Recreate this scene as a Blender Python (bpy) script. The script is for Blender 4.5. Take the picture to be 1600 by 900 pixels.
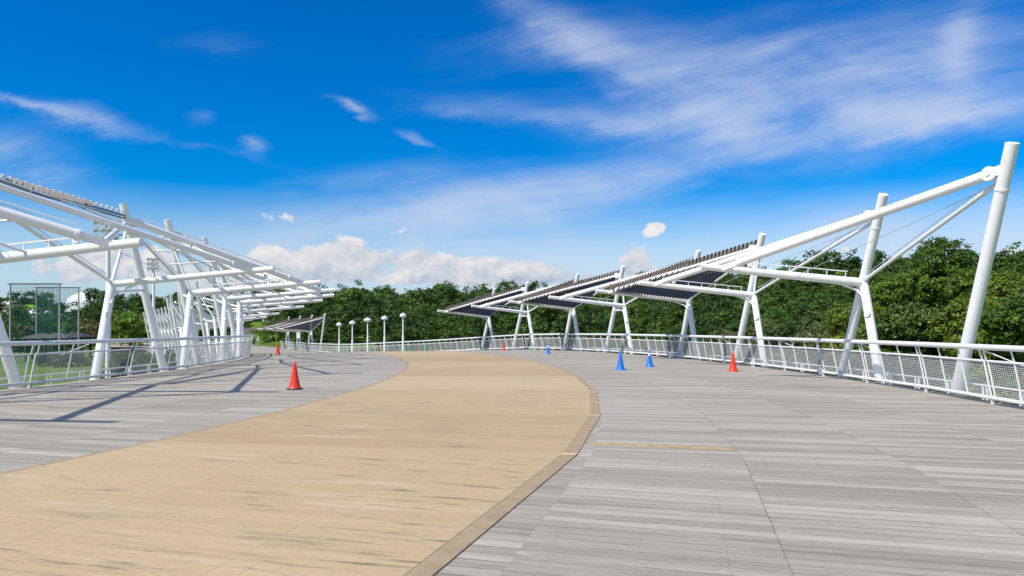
import bpy, math, random
import numpy as np
from mathutils import Vector as V, Matrix

random.seed(7)
rng = np.random.default_rng(7)
S = bpy.context.scene
for o in list(bpy.data.objects):
    bpy.data.objects.remove(o)
COL = S.collection

# ------------------------------------------------------------------ camera
cam = bpy.data.cameras.new('camera')
cam.lens = 27.0; cam.sensor_width = 36.0; cam.shift_y = 0.0394
cam.clip_start = 0.1; cam.clip_end = 6000
co = bpy.data.objects.new('camera', cam); COL.objects.link(co)
co.location = (0, 0, 1.55); co.rotation_euler = (math.radians(90), 0, 0)
S.camera = co

# ------------------------------------------------------------------ sun, exposure
TO_SUN = V((-0.53, -0.40, 0.75)).normalized()
sl = bpy.data.lights.new('sun', 'SUN'); sl.energy = 4.8; sl.angle = math.radians(0.5); sl.color = (1.0, 0.955, 0.89)
so = bpy.data.objects.new('sun', sl); COL.objects.link(so)
so.rotation_euler = TO_SUN.to_track_quat('Z', 'Y').to_euler()
S.view_settings.view_transform = 'Standard'; S.view_settings.look = 'None'
S.view_settings.exposure = 0.04; S.view_settings.gamma = 1.0
S.view_settings.use_curve_mapping = False

# ------------------------------------------------------------------ node expression helper
class X:
    """a scalar in a node tree with arithmetic"""
    def __init__(s, nt, v): s.nt = nt; s.v = v
    def _m(s, op, *a, clamp=False):
        n = s.nt.nodes.new('ShaderNodeMath'); n.operation = op; n.use_clamp = clamp
        for i, q in enumerate((s,) + a):
            q = q.v if isinstance(q, X) else q
            if isinstance(q, (int, float)): n.inputs[i].default_value = q
            else: s.nt.links.new(q, n.inputs[i])
        return X(s.nt, n.outputs[0])
    def __add__(s, o): return s._m('ADD', o)
    __radd__ = __add__
    def __sub__(s, o): return s._m('SUBTRACT', o)
    def __rsub__(s, o): return (s * -1.0) + o
    def __mul__(s, o): return s._m('MULTIPLY', o)
    __rmul__ = __mul__
    def __truediv__(s, o): return s._m('DIVIDE', o)
    def pow(s, o): return s._m('POWER', o)
    def exp(s): return X(s.nt, math.e)._m('POWER', s)
    def floor(s): return s._m('FLOOR')
    def fract(s): return s._m('FRACT')
    def abs(s): return s._m('ABSOLUTE')
    def max(s, o): return s._m('MAXIMUM', o)
    def min(s, o): return s._m('MINIMUM', o)
    def clamp(s): return s._m('ADD', 0.0, clamp=True)
    def lt(s, o): return s._m('LESS_THAN', o)
    def gt(s, o): return s._m('GREATER_THAN', o)
    def ss(s, a, b):
        n = s.nt.nodes.new('ShaderNodeMapRange'); n.interpolation_type = 'SMOOTHSTEP'
        s.nt.links.new(s.v, n.inputs['Value'])
        n.inputs['From Min'].default_value = a; n.inputs['From Max'].default_value = b
        return X(s.nt, n.outputs['Result'])

def comb(nt, x, y, z=0.0):
    n = nt.nodes.new('ShaderNodeCombineXYZ')
    for i, q in enumerate((x, y, z)):
        q = q.v if isinstance(q, X) else q
        if isinstance(q, (int, float)): n.inputs[i].default_value = q
        else: nt.links.new(q, n.inputs[i])
    return n.outputs[0]

def noise(nt, vec, scale=1.0, detail=4.0, rough=0.55, dist=0.0):
    n = nt.nodes.new('ShaderNodeTexNoise')
    n.inputs['Scale'].default_value = scale; n.inputs['Detail'].default_value = detail
    n.inputs['Roughness'].default_value = rough; n.inputs['Distortion'].default_value = dist
    if vec is not None: nt.links.new(vec, n.inputs['Vector'])
    return X(nt, n.outputs[0])

def white(nt, vec):
    n = nt.nodes.new('ShaderNodeTexWhiteNoise'); n.noise_dimensions = '3D'
    nt.links.new(vec, n.inputs['Vector'])
    return X(nt, n.outputs['Value'])

def mixc(nt, f, a, b):
    n = nt.nodes.new('ShaderNodeMix'); n.data_type = 'RGBA'
    for q, sock in ((f, n.inputs[0]), (a, n.inputs[6]), (b, n.inputs[7])):
        q = q.v if isinstance(q, X) else q
        if isinstance(q, (int, float)): sock.default_value = q
        elif isinstance(q, tuple): sock.default_value = (*q, 1.0)
        else: nt.links.new(q, sock)
    return n.outputs[2]

def split(nt, vec):
    n = nt.nodes.new('ShaderNodeSeparateXYZ'); nt.links.new(vec, n.inputs[0])
    return [X(nt, n.outputs[i]) for i in range(3)]

# ------------------------------------------------------------------ world: sky and clouds
W = bpy.data.worlds.new('World'); S.world = W; W.use_nodes = True
nt = W.node_tree; nt.nodes.clear()
sky = nt.nodes.new('ShaderNodeTexSky'); sky.sky_type = 'NISHITA'; sky.sun_disc = False
sky.sun_elevation = math.asin(TO_SUN.z); sky.sun_rotation = math.atan2(TO_SUN.x, TO_SUN.y) % (2*math.pi)
sky.altitude = 0; sky.air_density = 1.0; sky.dust_density = 0.3; sky.ozone_density = 2.5
hs = nt.nodes.new('ShaderNodeHueSaturation'); hs.inputs['Saturation'].default_value = 1.75; hs.inputs['Value'].default_value = 1.62
hs.inputs['Hue'].default_value = 0.514
nt.links.new(sky.outputs[0], hs.inputs['Color'])
tc = nt.nodes.new('ShaderNodeTexCoord')
dx, dy, dz = split(nt, tc.outputs['Generated'])
nt.links.new((dz.ss(.0,.22)*0.92 + 1.0).v, hs.inputs['Saturation'])
yy = dy.abs().max(0.12)
u = dx / yy; v = dz / yy
def blob(px, py, rx, ry, ang, amp, uu=None, vv=None):
    uu = uu or u; vv = vv or v
    cu = (px-800)/1200.0; cv = (513-py)/1200.0
    a = math.radians(-ang); ca, sa = math.cos(a), math.sin(a)
    p = ((uu-cu)*(ca*1200.0/rx)) + ((vv-cv)*(sa*1200.0/rx))
    q = ((uu-cu)*(-sa*1200.0/ry)) + ((vv-cv)*(ca*1200.0/ry))
    return ((p*p + q*q)*-0.7).exp()*amp
def total(lst, uu=None, vv=None):
    r = None
    for b in lst:
        e = blob(*b, uu, vv)
        r = e if r is None else r + e
    return r
# wisps: thin high cloud
wu = noise(nt, comb(nt, u*1.6, v*2.6, 3.1), 1.0, 3, .5)
wv = noise(nt, comb(nt, u*1.6, v*2.6, 9.7), 1.0, 3, .5)
u2 = u + (wu-.5)*.22; v2 = v + (wv-.5)*.10
ca, sa = math.cos(math.radians(-8)), math.sin(math.radians(-8))
s1 = noise(nt, comb(nt, (u2*ca - v2*sa)*2.6, (u2*sa + v2*ca)*17.0, .4), 1.0, 9, .64)
ca, sa = math.cos(math.radians(24)), math.sin(math.radians(24))
s2 = noise(nt, comb(nt, (u2*ca - v2*sa)*3.0, (u2*sa + v2*ca)*11.0, 5.2), 1.0, 8, .6)
s3 = noise(nt, comb(nt, u2*7.0, v2*9.0, 2.2), 1.0, 8, .6)
CIR = [(1150,120,310,75,7,.66),(880,50,130,30,28,.6),(1110,185,150,32,-4,.5),(1450,80,220,85,0,.62),
       (850,180,190,20,8,.55),(930,285,380,30,-9,.66),(760,330,300,50,-3,.66),(620,270,200,20,-4,.3),(1530,172,120,26,-8,.5),
       (165,188,95,20,13,.75),(45,158,75,8,14,.6),(40,250,130,42,6,.75),(400,226,22,13,4,.95),(330,182,22,14,0,.55),
       (556,164,30,7,20,.8),(655,216,28,6,27,.6),(1300,380,460,44,-6,.6),(1500,340,220,60,-10,.5),
       (330,235,90,8,12,.35),(620,400,420,60,0,.4),(350,60,90,20,0,.22),(1510,60,26,75,6,.35)]
cb = total(CIR, u + (s3-.5)*.085 + (wu-.5)*.08, v + (s3-.5)*.035 + (s1-.5)*.03)
ca, sa = math.cos(math.radians(-12)), math.sin(math.radians(-12))
s4 = noise(nt, comb(nt, (u2*ca - v2*sa)*4.0, (u2*sa + v2*ca)*38.0, 1.4), 1.0, 7, .62)
streak = (s1*.44 + s2*.28 + s3*.24 + s4*.26 - .61)*2.2
cir = (cb*.80 + streak*1.25*(cb*.9 + .25).min(1.0)).ss(.10, 1.35)*.86
# thin cloud added overhead and behind, out of view, to brighten the shadow fill
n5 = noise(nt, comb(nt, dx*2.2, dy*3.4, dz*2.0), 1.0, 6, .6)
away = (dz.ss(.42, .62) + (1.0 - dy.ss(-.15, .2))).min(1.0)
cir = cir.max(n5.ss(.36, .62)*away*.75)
# heaped clouds low over the trees
def heap(du, dv):
    uu = u + du if du else u; vv = v + dv if dv else v
    n1 = noise(nt, comb(nt, uu*24.0, vv*30.0, 1.7), 1.0, 9, .60, .25)
    n2 = noise(nt, comb(nt, uu*9.0, vv*12.0, 7.7), 1.0, 3, .5)
    return (n1-.5)*1.5 + (n2-.5)*.7
CUM = [(490,412,50,26,0,.8),(540,398,34,26,0,.75),(600,412,60,24,0,.75),(690,412,62,24,0,.8),(760,425,80,18,0,.75),(832,424,28,14,0,.75),
       (640,432,200,16,0,.55),(998,410,27,26,0,.95),(1027,357,15,11,0,.9),(1085,405,40,14,-12,.5),(420,400,26,16,0,.7),(350,430,90,34,0,.55),
       (150,410,60,18,0,.5),(230,400,50,26,0,.5),(120,430,200,34,0,.45),(1585,398,24,16,0,.85),(1320,392,26,12,0,.55),(1400,385,30,9,0,.5),(1240,400,36,10,0,.4),
       (432,342,36,11,4,.50),(625,358,22,9,-22,.5),(694,342,16,6,0,.42),(905,440,110,14,0,.5),(1150,400,40,14,0,.35)]
hb = total(CUM)
hb = hb.min(1.0)*.85
hd = hb - .06 + heap(0, 0)
cum = hd.ss(.36, .60)
# lit side towards the sun (up and left of each heap)
lit = ((heap(0, 0) - heap(-.007, .010))*1.5 + .40 + (v - .066)*8.0).clamp()
cumcol = mixc(nt, lit, (4.7, 5.6, 7.3), (10.4, 9.9, 9.5))
low = 1.0 - dz.ss(-.02, .16)
base = mixc(nt, low*.75, hs.outputs[0], (3.3, 5.7, 8.8))
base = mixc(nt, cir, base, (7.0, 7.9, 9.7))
front = dy.ss(0.02, 0.2)
out = mixc(nt, (cum*front*.94).clamp(), base, cumcol)
bg = nt.nodes.new('ShaderNodeBackground'); bg.inputs['Strength'].default_value = 0.085
nt.links.new(out, bg.inputs['Color'])
wo = nt.nodes.new('ShaderNodeOutputWorld'); nt.links.new(bg.outputs[0], wo.inputs[0])

# ------------------------------------------------------------------ bridge geometry
C0 = (-73.8, 23.0); T1 = 42.0
def fr(t):
    if t <= T1:
        a = math.radians(t); return C0[0]+73*math.cos(a), C0[1]+73*math.sin(a), a
    x, y, a = fr(T1); n = max(1, int((t-T1)/.5)); d = (t-T1)/n
    for i in range(n):
        tt = T1+(i+.5)*d
        a = math.radians(T1-min((tt-T1)/14, 1)*15); l = 1.274*d
        x += -math.sin(a)*l; y += math.cos(a)*l
    return x, y, a
def zd(t):
    q = (t-27)/2.5
    l = .078*2.5*math.log(1+math.exp(min(q, 50)))
    return -1.8*math.tanh(l/1.8)
def P(t, w, h=0.0):
    x, y, a = fr(t); return V((x+w*math.cos(a), y+w*math.sin(a), zd(t)+h))
def axes(t):
    a = fr(t)[2]
    return V((math.cos(a), math.sin(a), 0)), V((-math.sin(a), math.cos(a), 0))
def wl(t):
    r = -11.5+.045*min(max(t, -5), 35)
    if t > 36: r += float(np.interp(t, [36, 60, 92], [0, 4.1, 2.0]))
    return r
TEND = 108
TB = [-28,-22,-15.5,-10.3,-7.1,-3,1.35,5.5,9.6,14,18.5,23,27,31,35,39,43,47,51,55,59,63,68,73,78,83,88,93,98,103,108]

# ------------------------------------------------------------------ materials
def mat(name, col=(.8,.8,.8), rough=.5, metal=0.0, nscale=0, namp=0.0, bump=0.0, spec=.5):
    m = bpy.data.materials.new(name); m.use_nodes = True
    nt = m.node_tree; b = nt.nodes['Principled BSDF']
    b.inputs['Base Color'].default_value = (*col, 1); b.inputs['Roughness'].default_value = rough
    b.inputs['Metallic'].default_value = metal; b.inputs['Specular IOR Level'].default_value = spec
    if nscale:
        t = nt.nodes.new('ShaderNodeTexCoord')
        n = noise(nt, t.outputs['Object'], nscale, 5, .6)
        f = n.ss(.3, .75)
        c2 = tuple(max(0, c*(1-namp)) for c in col)
        nt.links.new(mixc(nt, f, col, c2), b.inputs['Base Color'])
        r2 = n*.25 + (rough-.12); nt.links.new(r2.v, b.inputs['Roughness'])
        if bump:
            bp = nt.nodes.new('ShaderNodeBump'); bp.inputs['Strength'].default_value = bump; bp.inputs['Distance'].default_value = .01
            nt.links.new(n.v, bp.inputs['Height']); nt.links.new(bp.outputs[0], b.inputs['Normal'])
    return m

M = {}
def paint_mat(name, col):
    m = mat(name, col, .36); nt = m.node_tree; b = nt.nodes['Principled BSDF']
    t = nt.nodes.new('ShaderNodeTexCoord'); x_, y_, z_ = split(nt, t.outputs['Object'])
    st = noise(nt, comb(nt, x_*9.0, y_*9.0, z_*.8), 1.0, 5, .65); bl = noise(nt, t.outputs['Object'], 1.1, 5, .65)
    c = mixc(nt, (st.ss(.52,.75)*bl.ss(.40,.65)*.55).clamp(), col, (.52,.50,.45))
    sp = noise(nt, t.outputs['Object'], 30.0, 3, .6)
    c = mixc(nt, (sp.ss(.70,.76)*.4).clamp(), c, (.40,.36,.30))
    nt.links.new(c, b.inputs['Base Color']); nt.links.new((bl*.25+.25).v, b.inputs['Roughness'])
    return m
M['white'] = paint_mat('white_paint', (.82,.82,.805))
M['rail'] = None
M['mesh'] = mat('mesh_wire', (.52,.53,.51), .5, 0, 3, .1)
M['rail'] = paint_mat('rail_paint', (.74,.745,.74))
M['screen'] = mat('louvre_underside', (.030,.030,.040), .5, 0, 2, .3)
M['louvre_olive'] = mat('louvre_olive', (.21,.19,.10), .6, 0, 3, .3)
M['louvre_pale'] = mat('louvre_pale', (.26,.255,.26), .5, 0, 2, .3)
M['louvre'] = mat('louvre_metal', (.215,.178,.14), .6, 0, 2, .25)
M['wire'] = mat('cable', (.12,.12,.13), .5)
M['plate'] = mat('galvanised', (.55,.56,.57), .45, .4, 4, .2)
M['red'] = mat('red_plastic', (.84,.044,.012), .42, 0, 6, .18)
M['blue'] = mat('blue_plastic', (.010,.17,.72), .42, 0, 6, .18)
M['green'] = mat('green_plastic', (.01,.34,.17), .42)
M['black'] = mat('black_rubber', (.03,.03,.032), .7)
M['tape'] = mat('reflective_tape', (.8,.82,.84), .4)
M['lamp'] = mat('lamp_dome', (.74,.75,.76), .3, 0, 2, .08)
M['trunk'] = mat('bark', (.085,.065,.05), .9, 0, 4, .4, .4)
M['roofgrey'] = mat('roof_grey', (.10,.095,.095), .8, 0, 1, .3)
M['roofbrown'] = mat('roof_brown', (.13,.11,.095), .85, 0, .6, .3)
M['cream'] = mat('cream_wall', (.66,.62,.55), .8, 0, .6, .15)
M['dome'] = mat('dome_white', (.80,.81,.82), .6, 0, .2, .08)
M['greenpost'] = mat('post_paint', (.34,.38,.38), .5, 0, 1, .15)
M['darkpost'] = mat('dark_post', (.05,.045,.042), .8)
M['gutter'] = mat('fascia_steel', (.42,.43,.43), .6, 0, 1, .2)
M['awning'] = mat('lime_cloth', (.32,.62,.04), .7)
M['skin'] = mat('skin', (.50,.33,.25), .6)
M['navy'] = mat('navy_cloth', (.03,.04,.10), .9)
M['shirt'] = mat('white_cloth', (.75,.75,.75), .9)
M['khaki'] = mat('beige_cloth', (.35,.30,.24), .9)
M['hair'] = mat('black_hair', (.015,.013,.012), .6)
M['glasslamp'] = mat('flood_lens', (.70,.72,.74), .15, .3)

def foliage(name, c1, c2, trans=.22):
    m = bpy.data.materials.new(name); m.use_nodes = True; nt = m.node_tree
    b = nt.nodes['Principled BSDF']; b.inputs['Roughness'].default_value = .55; b.inputs['Specular IOR Level'].default_value = .35
    g = nt.nodes.new('ShaderNodeNewGeometry')
    at = nt.nodes.new('ShaderNodeAttribute'); at.attribute_name = 'tint'
    f = X(nt, at.outputs['Fac'])
    c = mixc(nt, f, c1, c2)
    nt.links.new(c, b.inputs['Base Color'])
    tr = nt.nodes.new('ShaderNodeBsdfTranslucent'); nt.links.new(c, tr.inputs['Color'])
    mx = nt.nodes.new('ShaderNodeMixShader'); mx.inputs[0].default_value = trans
    nt.links.new(b.outputs[0], mx.inputs[1]); nt.links.new(tr.outputs[0], mx.inputs[2])
    nt.links.new(mx.outputs[0], nt.nodes['Material Output'].inputs[0])
    return m
M['leaf_wood'] = foliage('leaf_wood', (.024,.066,.011), (.135,.225,.028), .30)
M['leaf_near'] = foliage('leaf_near', (.012,.048,.006), (.20,.33,.030), .34)
M['leaf_yellow'] = foliage('leaf_yellow', (.020,.060,.006), (.26,.36,.034), .34)
M['leaf_deep'] = foliage('leaf_deep', (.010,.034,.007), (.13,.21,.030), .28)
M['leaf_pale'] = foliage('leaf_pale', (.075,.110,.030), (.165,.185,.060), .3)
M['leaf_olive'] = foliage('leaf_olive', (.070,.080,.018), (.145,.125,.030))

def wood_mat(name, PW, JL, cols, tan=False):
    """weathered boards: UV x runs along the board, UV y across"""
    m = bpy.data.materials.new(name); m.use_nodes = True; nt = m.node_tree
    b = nt.nodes['Principled BSDF']; b.inputs['Specular IOR Level'].default_value = .22
    uv = nt.nodes.new('ShaderNodeUVMap'); uv.uv_map = 'UVMap'
    a, c0, _ = split(nt, uv.outputs[0])
    sg = nt.nodes.new('ShaderNodeAttribute'); sg.attribute_name = 'seg'
    seg = X(nt, sg.outputs['Fac'])
    bend = noise(nt, comb(nt, a*.5, c0*.8, 2.0), 1.0, 2, .5)
    c = c0 + (bend-.5)*.03
    row = (c/PW).floor(); fy = (c/PW).fract()
    col = ((a-43.0)/JL).floor(); fx = ((a-43.0)/JL).fract()
    rid = white(nt, comb(nt, row, col, seg*10.0))
    rid2 = white(nt, comb(nt, row + 31.0, col, seg*10.0))
    grain = noise(nt, comb(nt, a*2.4 + rid*50.0, c*42.0, rid*20.0), 1.0, 6, .65)
    grain2 = noise(nt, comb(nt, a*.5 + rid*9.0, c*14.0, rid*5.0), 1.0, 5, .62)
    band = noise(nt, comb(nt, a*.16, c*2.1, 5.0), 1.0, 4, .6)
    big = noise(nt, comb(nt, a*.22, c*.20, 1.0), 1.0, 4, .55)
    mott = noise(nt, comb(nt, a*14.0, c*14.0, 3.0), 1.0, 4, .65)
    gw = noise(nt, comb(nt, a*1.3, row, 6.0), 1.0, 3, .6)          # gaps open and close along a board
    edge = (fy-.5).abs()*2.0
    gap = edge.ss(.88, .975)*gw.ss(.34, .62)
    gj = ((fx-.5).abs()*2.0).ss(1-.013/JL, 1-.005/JL)*(a-43.0).abs().gt(.4)*noise(nt, comb(nt, col*3.0, c0*.25, 9.0), 1.0, 3, .6).ss(.30, .58)
    k = nt.nodes.new('ShaderNodeValToRGB')
    k.color_ramp.elements[0].color = (*cols[0], 1); k.color_ramp.elements[1].color = (*cols[2], 1)
    e = k.color_ramp.elements.new(.5); e.color = (*cols[1], 1)
    if tan: val = rid*.14 + grain*.30 + grain2*.34 + big*.55 + seg*.46 - .40
    else:   val = rid*.34 + grain*.34 + grain2*.52 + big*.34 + band*.66 - .585
    nt.links.new(val.clamp().v, k.inputs[0])
    cc = k.outputs[0]
    if tan:
        st = noise(nt, comb(nt, a*1.1, c*9.0, 4.0), 1.0, 7, .70)
        stm = noise(nt, comb(nt, a*.30, c*.55, 8.0), 1.0, 3, .5)
        cc = mixc(nt, (st.ss(.53, .66)*stm.ss(.42, .62)*.88).clamp(), cc, (.17,.135,.075))
        gr = noise(nt, comb(nt, a*.45, c*1.1, 14.0), 1.0, 4, .6)
        cc = mixc(nt, (gr.ss(.55,.72)*st.ss(.42,.66)*.60).clamp(), cc, (.20,.185,.105))
        pale = noise(nt, comb(nt, a*.35, c*2.6, 21.0), 1.0, 4, .6)
        cc = mixc(nt, (pale.ss(.56,.72)*.45).clamp(), cc, (.66,.53,.37))
        cc = mixc(nt, gap*.30, cc, (.27,.19,.11))
    else:
        cc = mixc(nt, rid2.ss(.45,1.0)*.55, cc, mixc(nt, .6, cc, (.335,.295,.235)))
        dk = noise(nt, comb(nt, a*.40 + rid*7.0, c*6.5, 2.0), 1.0, 6, .65)
        cc = mixc(nt, (dk.ss(.56,.72)*.55).clamp(), cc, (.17,.15,.13))
        lt = noise(nt, comb(nt, a*.7 + rid*17.0, c*11.0, 12.0), 1.0, 5, .65)
        cc = mixc(nt, (lt.ss(.60,.74)*.6).clamp(), cc, (.66,.62,.53))
        cc = mixc(nt, gap*.82, cc, (.075,.065,.055))
    cc = mixc(nt, gj*(.50 if not tan else .22), cc, (.07,.06,.05) if not tan else (.20,.14,.09))
    # nail heads in rows
    NS = JL/3.0
    nx = (((a-43.0+.08)/NS).fract()-.5)*NS
    ny = (((fy*2.0).fract()-.5).abs())*(PW*.5)
    wob = white(nt, comb(nt, row, (a/NS).floor(), 3.0))
    nail = (((nx+(wob-.5)*.02)*(nx+(wob-.5)*.02) + ny*ny)).lt(.0075**2)*wob.gt(.25)
    cc = mixc(nt, nail*(.6 if not tan else .45), cc, (.05,.045,.04) if not tan else (.13,.095,.06))
    mt = nt.nodes.new('ShaderNodeHueSaturation'); nt.links.new(cc, mt.inputs['Color'])
    nt.links.new((mott*.34 + .83).v, mt.inputs['Value'])
    nt.links.new(mt.outputs[0], b.inputs['Base Color'])
    nt.links.new((grain*.2 + .65).v, b.inputs['Roughness'])
    bp = nt.nodes.new('ShaderNodeBump'); bp.inputs['Strength'].default_value = .6; bp.inputs['Distance'].default_value = .007
    nt.links.new(((gap+gj)*-.8 + grain*.4 + rid*.5).v, bp.inputs['Height'])
    nt.links.new(bp.outputs[0], b.inputs['Normal'])
    return m
M['deck'] = wood_mat('weathered_boards', .165, 1.8, ((.160,.139,.108),(.345,.314,.255),(.56,.527,.45)))
M['path'] = wood_mat('tan_boards', .15, 1.8, ((.36,.256,.138),(.45,.333,.19),(.54,.41,.253)), True)
M['border'] = mat('tan_border', (.39,.285,.165), .75, 0, 5, .25)
M['newplank'] = mat('fresh_plank', (.50,.345,.165), .75, 0, 5, .35)
M['joint'] = mat('joint_board', (.66,.45,.24), .75, 0, 5, .2)

def ground_mat():
    m = bpy.data.materials.new('grass_ground'); m.use_nodes = True; nt = m.node_tree
    b = nt.nodes['Principled BSDF']; b.inputs['Roughness'].default_value = .95; b.inputs['Specular IOR Level'].default_value = .1
    t = nt.nodes.new('ShaderNodeTexCoord'); p = t.outputs['Object']
    n1 = noise(nt, p, .03, 5, .6); n2 = noise(nt, p, 1.4, 5, .7); n3 = noise(nt, p, .12, 4, .6)
    c = mixc(nt, n1.ss(.35,.65), (.085,.165,.022), (.155,.245,.032))
    c = mixc(nt, n2*.6, c, (.060,.095,.020))
    c = mixc(nt, n3.ss(.62,.75)*.5, c, (.20,.17,.09))
    nt.links.new(c, b.inputs['Base Color'])
    return m
M['ground'] = ground_mat()
M['concrete'] = mat('pale_concrete', (.31,.31,.26), .9, 0, 1.2, .3)
M['sand'] = mat('pale_paving', (.40,.34,.27), .9, 0, .4, .2)

# ------------------------------------------------------------------ mesh builder
class MB:
    def __init__(s): s.v = []; s.f = []; s.sm = []
    def quad(s, a, b, c, d): s.face([a, b, c, d])
    def face(s, pts, smooth=False):
        i = len(s.v); s.v += [V(p) for p in pts]; s.f.append(list(range(i, i+len(pts)))); s.sm.append(smooth)
    def sweep(s, pts, rad, n=12, caps=True):
        pts = [V(p) for p in pts]; m = len(pts)
        if not isinstance(rad, (list, tuple)): rad = [rad]*m
        d0 = (pts[1]-pts[0]).normalized()
        x = d0.orthogonal().normalized()
        rings = []
        for i in range(m):
            if i == 0: d = d0
            elif i == m-1: d = (pts[i]-pts[i-1]).normalized()
            else: d = ((pts[i+1]-pts[i]).normalized()+(pts[i]-pts[i-1]).normalized()).normalized()
            x = (x - d*x.dot(d)).normalized(); y = d.cross(x)
            k = len(s.v)
            for j in range(n):
                a = 2*math.pi*j/n
                s.v.append(pts[i]+(x*math.cos(a)+y*math.sin(a))*rad[i])
            rings.append(k)
        for i in range(m-1):
            for j in range(n):
                q = (j+1) % n
                s.f.append([rings[i]+j, rings[i]+q, rings[i+1]+q, rings[i+1]+j]); s.sm.append(True)
        if caps:
            for r, rev in ((rings[0], True), (rings[-1], False)):
                pp = [s.v[r+j].copy() for j in range(n)]
                if rev: pp.reverse()
                s.face(pp)
    def tube(s, a, b, r0, r1=None, n=12, caps=True):
        s.sweep([a, b], [r0, r0 if r1 is None else r1], n, caps)
    def lathe(s, prof, base, n=24, axis=None):
        base = V(base); z = V(axis).normalized() if axis else V((0,0,1))
        x = z.orthogonal().normalized(); y = z.cross(x)
        k0 = len(s.v)
        for r, h in prof:
            for j in range(n):
                a = 2*math.pi*j/n
                s.v.append(base + z*h + (x*math.cos(a)+y*math.sin(a))*r)
        for i in range(len(prof)-1):
            for j in range(n):
                q = (j+1) % n; a = k0+i*n
                s.f.append([a+j, a+q, a+n+q, a+n+j]); s.sm.append(True)
        for i, rev in ((0, True), (len(prof)-1, False)):
            if prof[i][0] > 1e-4:
                pp = [s.v[k0+i*n+j].copy() for j in range(n)]
                if rev: pp.reverse()
                s.face(pp)
    def obox(s, c, ex, ey, ez):
        c, ex, ey, ez = V(c), V(ex), V(ey), V(ez)
        q = [c+ex*i+ey*j+ez*k for i in (-1,1) for j in (-1,1) for k in (-1,1)]
        for a in ((0,1,3,2),(4,6,7,5),(0,4,5,1),(2,3,7,6),(0,2,6,4),(1,5,7,3)): s.face([q[i] for i in a])
    def bar(s, a, b, w, h, up=V((0,0,1))):
        a, b = V(a), V(b); d = b-a
        sx = d.cross(V(up))
        if sx.length < 1e-6: sx = d.orthogonal()
        sx.normalize(); uu = sx.cross(d).normalized()
        s.obox((a+b)/2, d/2, sx*w/2, uu*h/2)
    def build(s, name, m, parent=None):
        o = parent
        loc = V((0,0,0))
        while o is not None: loc += o.location; o = o.parent
        me = bpy.data.meshes.new(name)
        me.from_pydata([tuple(p-loc) for p in s.v], [], s.f)
        me.polygons.foreach_set('use_smooth', s.sm)
        me.materials.append(m); me.update()
        ob = bpy.data.objects.new(name, me); COL.objects.link(ob)
        if parent: ob.parent = parent
        return ob

def tag(o, label, cat, group=None, kind=None):
    o['label'] = label; o['category'] = cat
    if group: o['group'] = group
    if kind: o['kind'] = kind
    return o
def thing(name, loc, label, cat, group=None):
    o = bpy.data.objects.new(name, None); COL.objects.link(o); o.location = loc; o.empty_display_size = .3
    return tag(o, label, cat, group)
def struct(o): o['kind'] = 'structure'; return o
def copy_tree(o, parent=None):
    c = o.copy(); COL.objects.link(c)
    if parent: c.parent = parent; c.matrix_parent_inverse = o.matrix_parent_inverse
    for ch in list(o.children): copy_tree(ch, c)
    return c

# ------------------------------------------------------------------ terrain
def sst(a, b, x):
    t = np.clip((x-a)/(b-a), 0, 1); return t*t*(3-2*t)
def th(x, y):
    x = np.asarray(x, float); y = np.asarray(y, float)
    yy = np.maximum(y, 1.0); u = np.clip(x/yy, -1.5, 1.5); d = np.sqrt(x*x+y*y)
    A = np.interp(u, [-1.2,-.62,-.45,-.30,-.1,.1,.3,.5,.8,1.2], [9,8.5,5.5,7.0,8.3,8.7,12.0,13.5,12.5,12])
    far = np.where(u < -.34, sst(230, 420, d), sst(115, 235, d))
    right = sst(16, 60, x)*sst(-.2, .25, u)*1.5
    return -4.2 + A*far*np.where(y > 0, 1, .3) + right + .25*np.sin(x*.05)*np.cos(y*.043) + 1.8*sst(95,140,y)*np.exp(-((u+.42)/.12)**2)
g = MB()
xs = np.concatenate([np.linspace(-4000,-420,10), np.linspace(-400,400,101), np.linspace(420,4000,10)])
ys = np.concatenate([np.linspace(-1500,-60,8), np.linspace(-50,460,90), np.linspace(480,4500,12)])
GX, GY = np.meshgrid(xs, ys); GZ = th(GX, GY)
me = bpy.data.meshes.new('ground')
nx_, ny_ = len(xs), len(ys)
vv_ = np.stack([GX, GY, GZ], -1).reshape(-1, 3)
ff = [[j*nx_+i, j*nx_+i+1, (j+1)*nx_+i+1, (j+1)*nx_+i] for j in range(ny_-1) for i in range(nx_-1)]
me.from_pydata(vv_.tolist(), [], ff); me.polygons.foreach_set('use_smooth', [True]*len(ff)); me.materials.append(M['ground'])
go = bpy.data.objects.new('ground', me); COL.objects.link(go); struct(go)

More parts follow.
